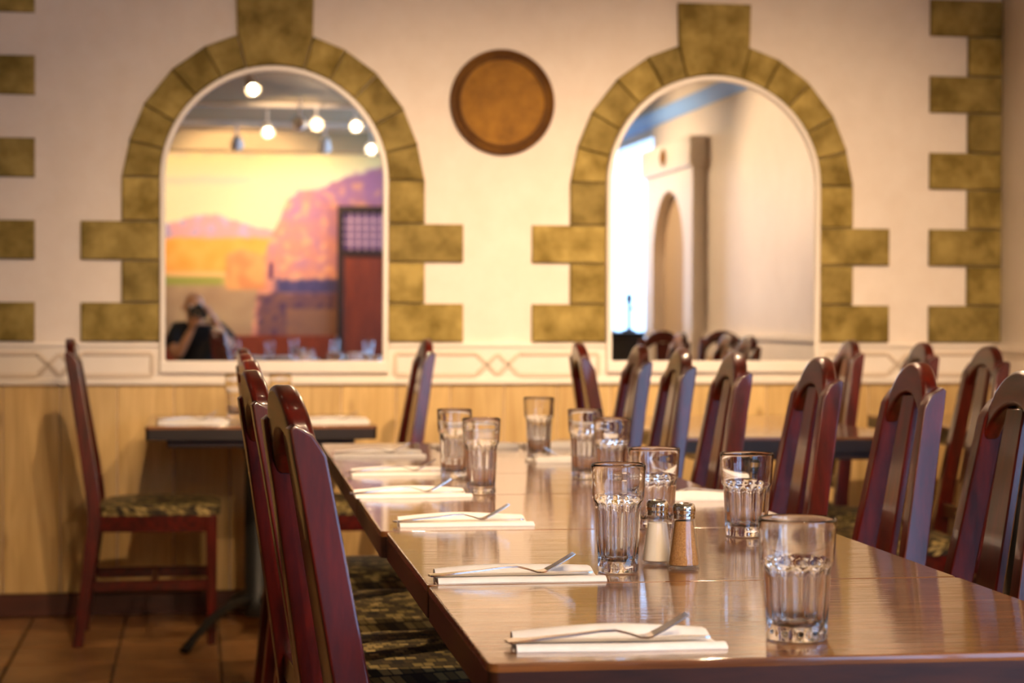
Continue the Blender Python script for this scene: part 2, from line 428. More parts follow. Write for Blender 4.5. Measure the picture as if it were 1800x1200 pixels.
ROW0 = 1.018; ROWP = .303; ROWH = .147
ARCHES = (.284, 1.979); SPR = 1.627; RI = .424; RO = .567; RSTUB = .716
def arch(cx):
    polys = []
    rect = lambda x0, x1, z0, z1: [(x0, z0), (x1, z0), (x1, z1), (x0, z1)]
    for s in (-1, 1):
        for k, (z0, z1) in enumerate(((ROW0, ROW0 + ROWH), (ROW0 + ROWH, ROW0 + ROWP), (ROW0 + ROWP, ROW0 + ROWP + ROWH), (ROW0 + ROWP + ROWH, SPR + .005))):
            ro = RSTUB if k in (0, 2) else RO
            polys.append(rect(cx + s * RI, cx + s * ro, z0, z1))
        ang = [0, 14, 29, 46, 61.5, 75.2]
        for a0, a1 in zip(ang, ang[1:]):
            p = []
            P = lambda a, r: (cx + s * r * math.cos(R(a)), SPR + .005 + r * math.sin(R(a)))
            inner = [P(a0 + (a1 - a0) * t_ / 3, RI) for t_ in range(4)]
            ro0 = RO - (.0 if a0 < 1 else .01); ro1 = RO - .012
            polys.append(inner + [P(a1, ro1), P(a0, ro0)])
    ki = [(cx + RI * math.cos(R(a)), SPR + .005 + RI * math.sin(R(a))) for a in (75.2, 80, 85, 90, 95, 100, 104.8)]
    key = ki + [(cx - .143, 2.172), (cx - .147, 2.335), (cx + .147, 2.335), (cx + .143, 2.172)]
    for p in polys: stone(p)
    stone(key, .006)
    mortar(polys + [key])
for cx in ARCHES: arch(cx)
def pilaster(x_in, s):
    polys = []
    for k in range(-0, 5):
        z0 = ROW0 + ROWP * k
        polys.append([(x_in, z0), (x_in + s * .302, z0), (x_in + s * .302, z0 + ROWH), (x_in, z0 + ROWH)])
        if k < 4:
            z1 = z0 + ROWH; z2 = z0 + ROWP
            polys.append([(x_in + s * .158, z1), (x_in + s * .302, z1), (x_in + s * .302, z2), (x_in + s * .158, z2)])
    for p in polys: stone(p)
    mortar(polys)
pilaster(2.858, 1); pilaster(-.595, -1)

# chair-rail band with lattice molding, wainscot planks, baseboard
BZ0, BZ1 = .857, 1.014
trim = tag(box('trim_1', M['white_paint'], None, LEFT_X, RIGHT_X, WALL_Y - .016, WALL_Y, BZ0, BZ1), kind='structure')
def band_box(nm, x0, x1, z0, z1, d, m='white_paint'):
    bm = bmesh.new(); add_box(bm, x0, x1, WALL_Y - .016 - d, WALL_Y - .014, z0, z1); bevel(bm, min(d, z1 - z0) * .45, 2)
    return finish(bm, nm, M[m], trim)
MIR = [(c - .424, c + .424) for c in ARCHES]
segs = [(LEFT_X, MIR[0][0]), (MIR[0][1], MIR[1][0]), (MIR[1][1], RIGHT_X)]
band_box('bottom_molding', LEFT_X, RIGHT_X, BZ0, BZ0 + .024, .014)
for a, b in segs: band_box('top_molding', a, b, BZ1 - .016, BZ1, .010)
def strip(p, q, w=.009):
    bm = bmesh.new(); p = Vector(p); q = Vector(q); d = (q - p).normalized(); nn = Vector((-d.y, d.x)) * w
    prism(bm, [tuple(p + nn), tuple(q + nn), tuple(q - nn), tuple(p - nn)][::-1], WALL_Y - .010, WALL_Y - .023, 'XZ'); bevel(bm, .004, 1)
    finish(bm, 'lattice_strip', M['molding_tan'], trim)
LZ0, LZ1 = .892, .974
def motif(c, xl, xr):
    d = (LZ1 - LZ0)
    xs = (c - d, c, c + d)
    strip((xl, LZ1), (xs[0], LZ1)); strip((xs[0], LZ1), (xs[1], LZ0)); strip((xs[1], LZ0), (xs[2], LZ1)); strip((xs[2], LZ1), (xr, LZ1))
    strip((xl, LZ0), (xs[0], LZ0)); strip((xs[0], LZ0), (xs[1], LZ1)); strip((xs[1], LZ1), (xs[2], LZ0)); strip((xs[2], LZ0), (xr, LZ0))
    for x in (xl, xr): strip((x, LZ0), (x, LZ1))
motif(-.505, -.87, MIR[0][0] - .03)
motif(1.1315, MIR[0][1] + .03, MIR[1][0] - .03)
motif(2.77, MIR[1][1] + .03, RIGHT_X - .03)
x = LEFT_X; pw = .208
while x < RIGHT_X - .01:
    w = min(pw, RIGHT_X - x)
    bm = bmesh.new(); add_box(bm, 0, w - .003, -.010, 0, 0, BZ0 - .085)
    bevel(bm, .003, 1)
    finish(bm, 'wainscot_plank', M['pine'], wall, loc=(x, WALL_Y, .085)); x += w
tag(box('baseboard_back', M['baseboard'], None, LEFT_X, RIGHT_X - .022, WALL_Y - .022, WALL_Y, 0, .086, .004, 1), kind='structure')

# right wall dressing
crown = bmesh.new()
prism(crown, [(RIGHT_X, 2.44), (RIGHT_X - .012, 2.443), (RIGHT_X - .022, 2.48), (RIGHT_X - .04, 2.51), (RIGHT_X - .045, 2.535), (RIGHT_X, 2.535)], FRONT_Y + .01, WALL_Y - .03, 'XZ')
tag(finish(crown, 'trim_2', M['crown_daylight'], None), kind='structure')
rail = bmesh.new()
for (y0, y1) in ((2.92, WALL_Y - .03), (1.40, 1.47)):
    add_box(rail, RIGHT_X - .035, RIGHT_X, y0, y1, .985, 1.014); add_box(rail, RIGHT_X - .016, RIGHT_X, y0, y1, .857, .985)
tag(finish(rail, 'trim_3', M['white_paint'], None, smooth=False), kind='structure')
tag(box('trim_4', M['pine'], None, RIGHT_X - .010, RIGHT_X, 2.92, WALL_Y - .03, 0.086, .857), kind='structure')
tag(box('baseboard_right', M['baseboard'], None, RIGHT_X - .022, RIGHT_X, FRONT_Y + .02, 1.45, 0, .086, .004, 1), kind='structure')

# arched niche on the right wall (seen in the mirror)
ni = tag(empty('wall_niche', (RIGHT_X, 2.18, 0)), 'white arched wall niche with square header, reflected in the right mirror', 'niche')
bm = bmesh.new()
yo, yi, zs, zt = .66, .44, 1.50, 2.06
outl = [(-yo, 0), (-yi, 0), (-yi, zs)] + [(-yi * math.cos(R(a)), zs + (.44 * math.sin(R(a)))) for a in range(10, 180, 10)] + [(yi, zs), (yi, 0), (yo, 0), (yo, zt), (-yo, zt)]
prism(bm, outl, -.09, 0, 'YZ'); finish(bm, 'surround', M['mirror_white'], ni)
box('header', M['mirror_white'], ni, -.12, 0, -.70, .70, 2.06, 2.25, .008, 1)
box('niche_back', M['niche_tan'], ni, -.012, 0, -.43, .43, 0, 2.03)
bm = bmesh.new(); lathe(bm, [(0, 0), (.05, 0), (.06, .01), (.03, .02), (0, .03)], 16)
bmesh.ops.rotate(bm, verts=bm.verts, matrix=Matrix.Rotation(R(-90), 3, 'Y')); bmesh.ops.translate(bm, verts=bm.verts, vec=(-.12, 0, 2.16))
finish(bm, 'rosette', M['copper'], ni)

# mirrors
for i, cx in enumerate(ARCHES):
    mb = 0.947
    o = tag(empty('arched_mirror', (cx, WALL_Y, mb)), ('arched wall mirror reflecting a painted desert mural and a photographer', 'arched wall mirror reflecting a white niche and bright daylight')[i], 'mirror', 'arched wall mirrors')
    pts = [(-.407, 0), (.407, 0)] + [(.407 * math.cos(R(a)), SPR - mb + .407 * math.sin(R(a))) for a in range(0, 181, 5)]
    bm = bmesh.new(); prism(bm, pts, -.024, 0, 'XZ'); finish(bm, 'mirror_glass', M['mirror'], o, smooth=False)
    bm = bmesh.new()
    ring = lambda r, z0: [(r, z0)] + [(r * math.cos(R(a)), SPR - mb + r * math.sin(R(a))) for a in range(0, 181, 5)] + [(-r, z0)]
    inn, out = ring(.406, 0), ring(.426, -.012)
    n_ = len(inn); V = {}
    for nm, pp in (('i', inn), ('o', out)):
        for dpt, y in (('f', -.038), ('b', 0)):
            V[nm + dpt] = [bm.verts.new((p[0], y, p[1])) for p in pp]
    for k in range(n_):
        k2 = (k + 1) % n_
        for a, b in (('if', 'of'), ('of', 'ob'), ('ob', 'ib'), ('ib', 'if')):
            bm.faces.new((V[a][k], V[a][k2], V[b][k2], V[b][k]))
    bevel(bm, .004, 1); finish(bm, 'mirror_frame', M['mirror_white'], o)
    box('mirror_sill', M['mirror_white'], o, -.426, .426, -.045, 0, -.045, -.001, .006, 2)

# round plaque
o = tag(empty('wall_plaque', (1.1475, WALL_Y, 1.935)), 'round brown copper plaque with ridged rim between the two arches', 'plaque')
def xlathe(name, prof, mat, seg=64):
    bm = bmesh.new(); lathe(bm, prof, seg)
    bmesh.ops.rotate(bm, verts=bm.verts, matrix=Matrix.Rotation(R(90), 3, 'X'))
    return finish(bm, name, mat, o, ang=50)
xlathe('rim', [(.160, .0), (.201, .0), (.203, .012), (.197, .026), (.186, .028), (.182, .018), (.174, .016), (.170, .024), (.163, .024), (.160, .0)], M['copper_dark'])
xlathe('face', [(0, .012), (.08, .011), (.13, .012), (.150, .016), (.164, .014), (.164, .0), (0, 0)], M['copper'])

# ------------------------------------------------------------------ wall behind the camera: mural, door, beam
def mural_px(x, z, y=FRONT_Y):
    yv = 2 * (WALL_Y - .024) - y
    u = 900 + 3500 * math.tan(math.atan2(x, yv) - R(8.953))
    zc = yv * .9878 + x * .1556
    return u, 549 - (z - 1.13) / zc * 3500
def sstep(a, b, x):
    t_ = max(0, min(1, (x - a) / (b - a))); return t_ * t_ * (3 - 2 * t_)
def lerp(a, b, f): return tuple(p + (q - p) * f for p, q in zip(a, b))
def poly_y(pts, x):
    for (x0, y0), (x1, y1) in zip(pts, pts[1:]):
        if x <= x1: return y0 + (y1 - y0) * max(0, (x - x0)) / (x1 - x0)
    return pts[-1][1]
def mural_col(u, v):
    nz = lambda s, k=0: noise.noise(Vector((u / s, v / s, k)))
    c = lerp((250, 226, 150), (255, 244, 190), sstep(250, 330, v))
    c = lerp((170, 140, 150), c, sstep(250, 282 + 8 * nz(30), v))
    c = lerp(c, (238, 214, 190), .6 * math.exp(-((v - 318 + 5 * nz(25, 3)) / 7) ** 2) * sstep(480, 420, u))
    hill = poly_y([(200, 408), (300, 392), (340, 382), (375, 376), (420, 390), (470, 404), (600, 410)], u) + 4 * nz(14, 1)
    c = lerp(c, lerp((214, 150, 150), (170, 150, 180), sstep(-.2, .4, nz(20, 2))), sstep(hill - 3, hill + 4, v))
    c = lerp(c, lerp((236, 150, 50), (246, 176, 84), .5 + .5 * nz(24, 4)), sstep(414, 424, v + 4 * nz(18, 8)))
    c = lerp(c, (236, 184, 120), sstep(474, 484, v))
    c = lerp(c, (150, 150, 62), sstep(484, 490, v) * sstep(412, 380, u))
    c = lerp(c, lerp((186, 154, 112), (156, 122, 90), .5 + .6 * nz(30, 5)), sstep(498, 506, v))
    cliff = poly_y([(300, 600), (440, 600), (458, 470), (472, 425), (488, 388), (505, 352), (525, 336), (570, 328), (612, 308), (665, 293), (760, 270), (900, 250)], u) + 6 * nz(15, 6)
    cc_ = lerp((208, 134, 112), (166, 114, 150), sstep(-.6, .6, .6 * nz(28, 7) + (u - 560) / 260 - (v - 400) / 300))
    cc_ = lerp(cc_, (240, 172, 122), .6 * sstep(.05, .4, nz(16, 9)))
    cc_ = lerp(cc_, (168, 112, 140), .45 * sstep(.15, .5, nz(11, 10)))
    c = lerp(c, cc_, sstep(cliff - 4, cliff + 6, v))
    # tan ruins in front of the cliff
    ins = sstep(392, 402, u) * sstep(470, 462, u) * sstep(434 + .3 * abs(u - 425), 442 + .3 * abs(u - 425), v) * sstep(514, 506, v)
    c = lerp(c, lerp((222, 156, 90), (206, 132, 78), sstep(-.3, .4, nz(26, 11))), ins)
    ins = sstep(470, 474, u) * sstep(482, 478, u) * sstep(458, 466, v) * sstep(496, 488, v); c = lerp(c, (84, 40, 80), ins)
    top = 485 + 12 * abs(nz(20, 12)) + 20 * sstep(30, 60, abs(u - 520)) * 0
    c = lerp(c, lerp((56, 52, 96), (88, 70, 110), .5 + .5 * nz(16, 13)), sstep(476, 492, u + 5 * nz(9, 3)) * sstep(top, top + 8, v) * sstep(520, 512, v))
    bz = 512 + 6 * nz(18, 14)
    b_ = lerp((126, 82, 68), (100, 62, 74), .5 + .6 * nz(34, 15))
    b_ = lerp(b_, (74, 46, 76), .8 * sstep(.1, .35, nz(14, 16)))
    c = lerp(c, b_, sstep(446, 458, u + 6 * nz(10, 4)) * sstep(bz, bz + 8, v))
    c = lerp(c, (142, 98, 70), sstep(500, 506, u) * sstep(540, 546, v) * .8)
    return lin(*[max(0, min(255, k + 5 * nz(5, 20))) for k in c])
bm = bmesh.new()
MX0, MX1, MZ0, MZ1 = -1.6, 1.80, .93, 2.50
nx, nzv = 230, 120; dd = .012
cl = bm.loops.layers.float_color.new('paint') if False else bm.verts.layers.float_color.new('paint')
g = []
for j in range(nzv + 1):
    row = []
    for i in range(nx + 1):
        x_ = MX0 + (MX1 - MX0) * i / nx; z_ = MZ0 + (MZ1 - MZ0) * j / nzv
        v_ = bm.verts.new((x_, FRONT_Y + .002 + dd, z_)); v_[cl] = mural_col(*mural_px(x_, z_)); row.append(v_)
    g.append(row)
for j in range(nzv):
    for i in range(nx): bm.faces.new((g[j][i], g[j + 1][i], g[j + 1][i + 1], g[j][i + 1]))
bd = [e for e in bm.edges if e.is_boundary]
r_ = bmesh.ops.extrude_edge_only(bm, edges=bd)
bmesh.ops.translate(bm, verts=[q for q in r_['geom'] if isinstance(q, bmesh.types.BMVert)], vec=(0, -dd, 0))
t = NT('painted_mural'); at = t.t.nodes.new('ShaderNodeAttribute'); at.attribute_name = 'paint'
t.l(at.outputs['Color'], t.b.inputs['Base Color']); t.b.inputs['Roughness'].default_value = .7
tag(finish(bm, 'mural', t.m, None, ang=30), 'painted mural of desert cliffs under a yellow sky, seen in the left mirror', 'mural')
tag(box('trim_5', M['door_wood'], None, LEFT_X, 1.18, FRONT_Y, FRONT_Y + .05, 0, .93), kind='structure')
tag(box('trim_6', M['ceiling'], None, LEFT_X, RIGHT_X - .08, FRONT_Y + .014, FRONT_Y + .35, 2.50, CEIL), kind='structure')

dr = tag(empty('door_1', (1.19, FRONT_Y + .012, 0)), kind='structure')
DW = .62
for (x0, x1, z0, z1) in ((0, .05, 0, 2.05), (DW - .05, DW, 0, 2.05), (.05, DW - .05, 1.99, 2.05), (.05, DW - .05, 1.62, 1.67)):
    box('door_frame', M['dark_wood'], dr, x0, x1, 0, .09, z0, z1, .004, 1)
box('door_panel', M['door_wood'], dr, .05, DW - .05, .02, .06, 0, 1.62)
box('lattice_pane', M['violet'], dr, .05, DW - .05, .02, .03, 1.67, 1.99)
for k in range(1, 8): box('lattice_bar', M['lattice'], dr, .05 + .065 * k - .008, .05 + .065 * k + .008, .03, .06, 1.67, 1.99)
for k in range(1, 5): box('lattice_bar', M['lattice'], dr, .05, DW - .05, .03, .055, 1.67 + .064 * k - .008, 1.67 + .064 * k + .008)

# ------------------------------------------------------------------ track lights (with their lamps)
for ry in (2.70, .45, -1.0, 4.65):
    nm = {2.70: 'over the middle of the long table', .45: 'above the photographer', -1.0: 'facing the mural', 4.65: 'nearest the arched mirrors'}[ry]
    tag(box('track_rail', M['mirror_white'], None, -.8, 2.7, ry - .018, ry + .018, CEIL - .03, CEIL, .003, 1), 'white ceiling track rail ' + nm, 'rail', 'ceiling track rails')
HL = ['hanging spotlight topmost in the left mirror', 'hanging spotlight low in the centre of the left mirror', 'tilted spotlight between two others in the left mirror',
      'round spotlight near the right rim of the left mirror', 'small spotlight lowest at the right rim of the left mirror', 'ceiling spotlight aimed at the left arch',
      'ceiling spotlight aimed at the copper plaque', 'ceiling spotlight aimed at the arch beside the corner', 'ceiling spotlight aimed at the side wall', 'ceiling spotlight above the far end of the long table', 'ceiling spotlight above the dark chairs of the long table', 'ceiling spotlight aimed at the white wall niche', 'ceiling spotlight aimed at the sky of the mural', 'ceiling spotlight aimed at the cliffs of the mural', 'ceiling spotlight over the floor left of the chair file', 'added ceiling spotlight brightening the photographer, out of the mirror view', 'added spotlight tilted up to warm the ceiling']
def spot_head(i, x, y, z, tgt, watts, cone, blend):
    o = tag(empty('track_spotlight', (x, y, CEIL)), HL[i], 'spotlight', 'ceiling spotlights')
    bm = bmesh.new(); tube(bm, [(0, 0, -.03), (0, 0, z - CEIL)], .008, 8); finish(bm, 'stem', M['mirror_white'], o)
    d = (Vector(tgt) - Vector((x, y, z))).normalized(); q = d.to_track_quat('-Z', 'Y')
    bm = bmesh.new(); lathe(bm, [(0, .07), (.03, .065), (.038, .04), (.045, -.03), (.052, -.06), (.046, -.06), (.040, -.035), (0, -.03)], 20)
    h = finish(bm, 'lamp_head', M['mirror_white'], o); h.location = (0, 0, z - CEIL); h.rotation_mode = 'QUATERNION'; h.rotation_quaternion = q
    bm = bmesh.new(); lathe(bm, [(0, -.056), (.012, -.055), (.020, -.050), (.022, -.034), (0, -.034)], 20)
    le = finish(bm, 'lens', M['lens'], o); le.location = h.location; le.rotation_mode = 'QUATERNION'; le.rotation_quaternion = q
    ld = bpy.data.lights.new('spot_lamp', 'SPOT'); ld.energy = watts; ld.color = WARM; ld.spot_size = R(cone); ld.spot_blend = blend; ld.shadow_soft_size = .018
    lo = bpy.data.objects.new('spot_lamp', ld); link(lo, o); lo.location = Vector((0, 0, z - CEIL)) + d * .075; lo.rotation_mode = 'QUATERNION'; lo.rotation_quaternion = q
for i, hd in enumerate(HEADS): spot_head(i, *hd)

# ------------------------------------------------------------------ chairs
CL = [(-.262, 0), (-.232, .22), (-.208, .42), (-.213, .50), (-.230, .62), (-.253, .76), (-.276, .90), (-.291, .985)]
def yc(z): return .179 - .068 * max(0, min(1, (z - .44) / .55))
def backx(z):
    for (x0, z0), (x1, z1) in zip(CL, CL[1:]):
        if z <= z1: return x0 + (x1 - x0) * (z - z0) / (z1 - z0)
    (x0, z0), (x1, z1) = CL[-2:]
    return x1 + (x1 - x0) * (z - z1) / (z1 - z0)
HW = .200; PW = .036
def make_chair():
    r = empty('dining_chair')
    dep = lambda z: .036 + .011 * sstep(.1, .5, z) - .006 * sstep(.55, .95, z)
    for s in (-1, 1):
        bm = bmesh.new()
        zs_ = [0, .22, .42, .50, .62, .76, .90, .955]
        back = [(backx(z) - dep(z) / 2, z) for z in zs_] + [(backx(.99) - .019, .988), (backx(.99) - .012, .994)]
        front = [(backx(z) + dep(z) / 2, z) for z in zs_] + [(backx(.97) + .017, .966), (backx(.98) + .008, .982)]
        prism(bm, front + back[::-1], -PW / 2, PW / 2, 'XZ')
        bm.normal_update()
        es = [e for e in bm.edges if e.is_manifold and abs(e.verts[0].co.y - e.verts[1].co.y) < 1e-5 and e.calc_face_angle(0) > R(50)]
        bevel(bm, .004, 2, es)
        for v_ in bm.verts: v_.co.y += s * yc(v_.co.z)
        finish(bm, 'back_post', M['mahogany'], r, wn=True)
    # crest rail: arched slab between the posts
    yi = yc(.96) - PW / 2 + .003; N = 18; bm = bmesh.new()
    outer = [(-yi + 2 * yi * k / N) for k in range(N + 1)]
    zo = lambda y: .984 + .054 * max(0, 1 - abs(y / yi) ** 2.1) ** .80
    zi = lambda y: .912 + .066 * max(0, 1 - abs(y / (yi + .001)) ** 2.0) ** .65
    fr = []
    for off in (-.015, .016):
        fr.append(([bm.verts.new((backx(zo(y)) + off, y, zo(y))) for y in outer], [bm.verts.new((backx(zi(y)) + off, y, zi(y))) for y in outer]))
    (to0, ti0), (to1, ti1) = fr
    for k in range(N):
        bm.faces.new((to0[k], to0[k + 1], ti0[k + 1], ti0[k])); bm.faces.new((to1[k + 1], to1[k], ti1[k], ti1[k + 1]))
        bm.faces.new((to0[k + 1], to0[k], to1[k], to1[k + 1])); bm.faces.new((ti0[k], ti0[k + 1], ti1[k + 1], ti1[k]))
    bm.faces.new((to0[0], ti0[0], ti1[0], to1[0])); bm.faces.new((to0[N], to1[N], ti1[N], ti0[N]))
    bm.normal_update()
    es = [e for e in bm.edges if e.is_manifold and e.calc_face_angle(0) > R(40) and abs(e.verts[0].co.y - e.verts[1].co.y) > 1e-4]
    bevel(bm, .009, 3, es); finish(bm, 'crest_rail', M['mahogany_x'], r, wn=True)
    # central splat
    bm = bmesh.new(); zz = [.53, .62, .76, .90, .975]
    for off in (0,):
        ring = []
        for z in zz:
            w = .036 + .012 * (1 - (z - .53) / .45); xx = backx(z)
            ring.append([bm.verts.new((xx - .006, -w, z)), bm.verts.new((xx + .010, -w, z)), bm.verts.new((xx + .010, w, z)), bm.verts.new((xx - .006, w, z))])
        for a, b in zip(ring, ring[1:]):
            for k in range(4): bm.faces.new((a[k], a[(k + 1) % 4], b[(k + 1) % 4], b[k]))
        bm.faces.new(ring[0][::-1]); bm.faces.new(ring[-1])
    bevel(bm, .003, 1); finish(bm, 'splat', M['mahogany'], r, wn=True)
    box('lower_rail', M['mahogany_x'], r, backx(.54) - .012, backx(.54) + .010, -yc(.54) + .018, yc(.54) - .018, .515, .560, .004, 2)
    # seat frame
    bm = bmesh.new()
    for s in (-1, 1):
        a, b = s * .155, s * .178
        prism(bm, [(-.19, a), (.20, a + s * .022), (.20, b + s * .022), (-.19, b)], .385, .440, 'XY')
    add_box(bm, -.20, -.18, -.155, .155, .385, .440); add_box(bm, .178, .2, -.175, .175, .385, .440)
    finish(bm, 'seat_frame', M['mahogany_x'], r, smooth=False)
    # cushion
    bm = bmesh.new(); n_ = 14
    def sp(u, v):
        wx = .205; wy = .186 + .020 * (u * .5 + .5)
        e = 1 - .055 * (abs(u) ** 6 * abs(v) ** 6)
        return (.012 + wx * u * e, wy * v * e)
    top = []; bot = []
    for i in range(n_ + 1):
        u = -1 + 2 * i / n_; ra, rb = [], []
        for j in range(n_ + 1):
            v = -1 + 2 * j / n_; x_, y_ = sp(u, v)
            h = .022 * (1 - abs(u) ** 3.2) ** .6 * (1 - abs(v) ** 3.2) ** .6
            ra.append(bm.verts.new((x_, y_, .468 + h))); rb.append(bm.verts.new((x_ * .985, y_ * .985, .440)))
        top.append(ra); bot.append(rb)
    for i in range(n_):
        for j in range(n_):
            bm.faces.new((top[i][j], top[i + 1][j], top[i + 1][j + 1], top[i][j + 1])); bm.faces.new((bot[i][j], bot[i][j + 1], bot[i + 1][j + 1], bot[i + 1][j]))
    for k in range(n_):
        bm.faces.new((top[k][0], bot[k][0], bot[k + 1][0], top[k + 1][0])); bm.faces.new((top[k + 1][n_], bot[k + 1][n_], bot[k][n_], top[k][n_]))
        bm.faces.new((top[0][k + 1], bot[0][k + 1], bot[0][k], top[0][k])); bm.faces.new((top[n_][k], bot[n_][k], bot[n_][k + 1], top[n_][k + 1]))
    finish(bm, 'seat_cushion', M['upholstery'], r, ang=60)
    for s in (-1, 1):
        bm = bmesh.new()
        V_, F_ = add_box(bm, .165, .203, s * .186 - .019, s * .186 + .019, 0, .440)
        for v_ in V_:
            if v_.co.z < .1: v_.co.x = .184 + (v_.co.x - .184) * .72; v_.co.y = s * .186 + (v_.co.y - s * .186) * .72
        bevel(bm, .004, 1); finish(bm, 'front_leg', M['mahogany'], r, wn=True)
        box('side_stretcher', M['mahogany_x'], r, -.215, .175, s * .183 - .010, s * .183 + .010, .185, .222, .004, 1)
    box('cross_stretcher', M['mahogany_x'], r, -.02, .0, -.175, .175, .19, .216, .004, 1)
    return r
chair_proto = make_chair(); chair_used = [False]
def chair(x, y, rz, label, group):
    if not chair_used[0]: c = chair_proto; chair_used[0] = True
    else: c = copy_tree(chair_proto)
    c.location = (x, y, 0); c.rotation_euler = (0, 0, R(rz))
    tag(c, label, 'chair', group)
    return c
BX = -.287
def chair_by_back(xb, yb, rz, label, group):
    """place a chair by the point where the middle of its back top stands"""
    return chair(xb - BX * math.cos(R(rz)), yb - BX * math.sin(R(rz)), rz, label, group)
left = [(.119, 2.548, 6, 'mahogany chair nearest the camera, its large red back post filling the lower left'),
        (.096, 3.20, 4, 'mahogany chair directly behind the big red-backed chair at the long table'),
        (.110, 3.86, 3, 'mahogany chair with mosaic seat at the second table seam of the long table'),
        (.116, 4.47, 3, 'mahogany chair fourth in the overlapping file beside the napkin side of the table'),
        (.124, 5.12, 2, 'mahogany chair last in the overlapping file beside the napkin side of the table')]
for xt, y, rz, lb in left: chair_by_back(xt, y, rz, lb, 'chairs along the napkin side of the long table')
right = [(1.35, 3.14, 179, 'dark mahogany chair cut by the picture edge beside the front table corner'),
         (1.36, 3.67, 178, 'mahogany chair with bluish back post, next to the chair cut by the picture edge'),
         (1.31, 4.12, 178, 'mahogany chair with red and violet back post behind the short glass'),
         (1.26, 4.63, 178, 'mahogany chair fourth from the front with violet post below the mirror corner'),
         (1.26, 5.16, 178, 'mahogany chair fifth from the front with lilac post behind the shaker pair'),
         (1.27, 5.71, 178, 'mahogany chair farthest along the glass side of the long table')]
for xt, y, rz, lb in right: chair_by_back(xt, y, rz, lb, 'chairs along the glass side of the long table')
GW = 'chairs at the small tables along the mirror wall'
chair_by_back(-.425, 7.02, 0, 'complete mahogany chair with mosaic seat standing by the pine wainscot', GW)
chair_by_back(.785, 6.98, 182, 'mahogany chair facing away from the copper plaque at the small wall table', GW)
chair_by_back(1.205, 6.22, -2, 'mahogany chair leaning back toward the plaque beside the second mirror', GW)
chair_by_back(2.30, 6.86, 178, 'mahogany chair under the right arch foot, farthest of the three by the corner', GW)
chair_by_back(2.36, 6.30, 178, 'mahogany chair under the corner quoins, middle of the three by the corner', GW)
chair_by_back(2.31, 5.62, 180, 'mahogany chair at the corner, nearest of the three by the quoins', GW)
chair_by_back(2.44, 4.72, 90, 'mahogany chair mirrored under the wall niche in the right mirror', 'chairs seen only in the right mirror')
chair_by_back(2.88, 4.30, 90, 'mahogany chair mirrored under the bare white wall in the right mirror', 'chairs seen only in the right mirror')

# ------------------------------------------------------------------ tables
def make_table(x, y, rz, sx, sy, label, group, top_m='table', feet=.25, thick=.036, edge='table_edge', ped=.038, angs=(90, 270)):
    r = tag(empty('dining_table', (x, y, 0), rz), label, 'table', group)
    H = .755
    bm = bmesh.new(); add_box(bm, -sx / 2, sx / 2, -sy / 2, sy / 2, H - .010, H)
    bm.normal_update()
    ev = [e for e in bm.edges if abs(e.verts[0].co.z - e.verts[1].co.z) > .005]
    bevel(bm, .012, 3, ev)
    bm.normal_update()
    et = [e for e in bm.edges if all(v_.co.z > H - .001 for v_ in e.verts) and len(e.link_faces) == 2 and e.calc_face_angle(0) > R(40)]
    bevel(bm, .003, 2, et)
    finish(bm, 'table_top', M[top_m], r, wn=True)
    bm = bmesh.new(); add_box(bm, -sx / 2 + .0005, sx / 2 - .0005, -sy / 2 + .0005, sy / 2 - .0005, H - .010 - thick, H - .0101)
    ev = [e for e in bm.edges if abs(e.verts[0].co.z - e.verts[1].co.z) > .005]
    bevel(bm, .012, 3, ev); finish(bm, 'edge_band', M[edge], r, wn=True)
    box('under_frame', M['table_edge'], r, -sx / 2 + .07, sx / 2 - .07, -sy / 2 + .06, sy / 2 - .06, H - .075, H - .010 - thick, .003, 1)
    bm = bmesh.new(); lathe(bm, [(0, H - .075), (.15, H - .076), (.15, H - .085), (ped + .007, H - .10), (ped, H - .13), (ped, .16), (ped + .017, .13), (.06, .09), (.05, .07), (0, .07)], 20)
    finish(bm, 'pedestal', M['iron'], r)
    for a_ in angs:
        a = R(a_); ca, sa = math.cos(a), math.sin(a)
        pts = [(d * ca, d * sa, z) for d, z in ((.03, .135), (feet * .35, .130), (feet * .65, .095), (feet * .88, .045), (feet, .012))]
        bm = bmesh.new(); tube(bm, pts, [(.016, .020), (.016, .018), (.015, .015), (.015, .012), (.020, .012)], 8)
        finish(bm, 'foot', M['iron'], r)
    return r
ys = [2.098, 2.713, 3.392, 4.062, 4.60, 5.15, 5.695]
lab = ['varnished table at the front of the long row, holding the short blurred glass', 'varnished table second in the long row, holding the tall sharp glass and shakers',
       'varnished table third in the long row, with a napkin by its stepped edge', 'varnished table fourth in the long row, under the flared tall glass',
       'varnished table fifth in the long row, between the paired glasses', 'varnished table at the far end of the long row, nearest the plaque']
for k in range(6):
    y0, y1 = ys[k], ys[k + 1]
    if k < 2: xl = lambda y: .3065 + (y - 2.098) * .0085; sl = .0085
    else: xl = lambda y: .309 + (y - 3.392) * .0165; sl = .0165
    ym = (y0 + y1) / 2
    make_table(xl(ym) + .3815, ym, -math.atan(sl), .763, y1 - y0 - .004, lab[k], 'tables pushed together into the long row', feet=.2)
make_table(.208, 6.995, 0, .76, .78, 'small dark table against the wainscot below the left mirror', 'small tables along the mirror wall', feet=.44, edge='black_edge', ped=.048, angs=(235, 285, 75, 105))
make_table(1.805, 6.50, 0, .74, 1.30, 'dark table below the right mirror, between the wall chairs', 'small tables along the mirror wall', feet=.12, edge='black_edge', ped=.055)
make_table(2.80, 6.50, 0, .66, 1.30, 'dark table in the room corner beside the quoins', 'small tables along the mirror wall', feet=.28, edge='black_edge', ped=.05)

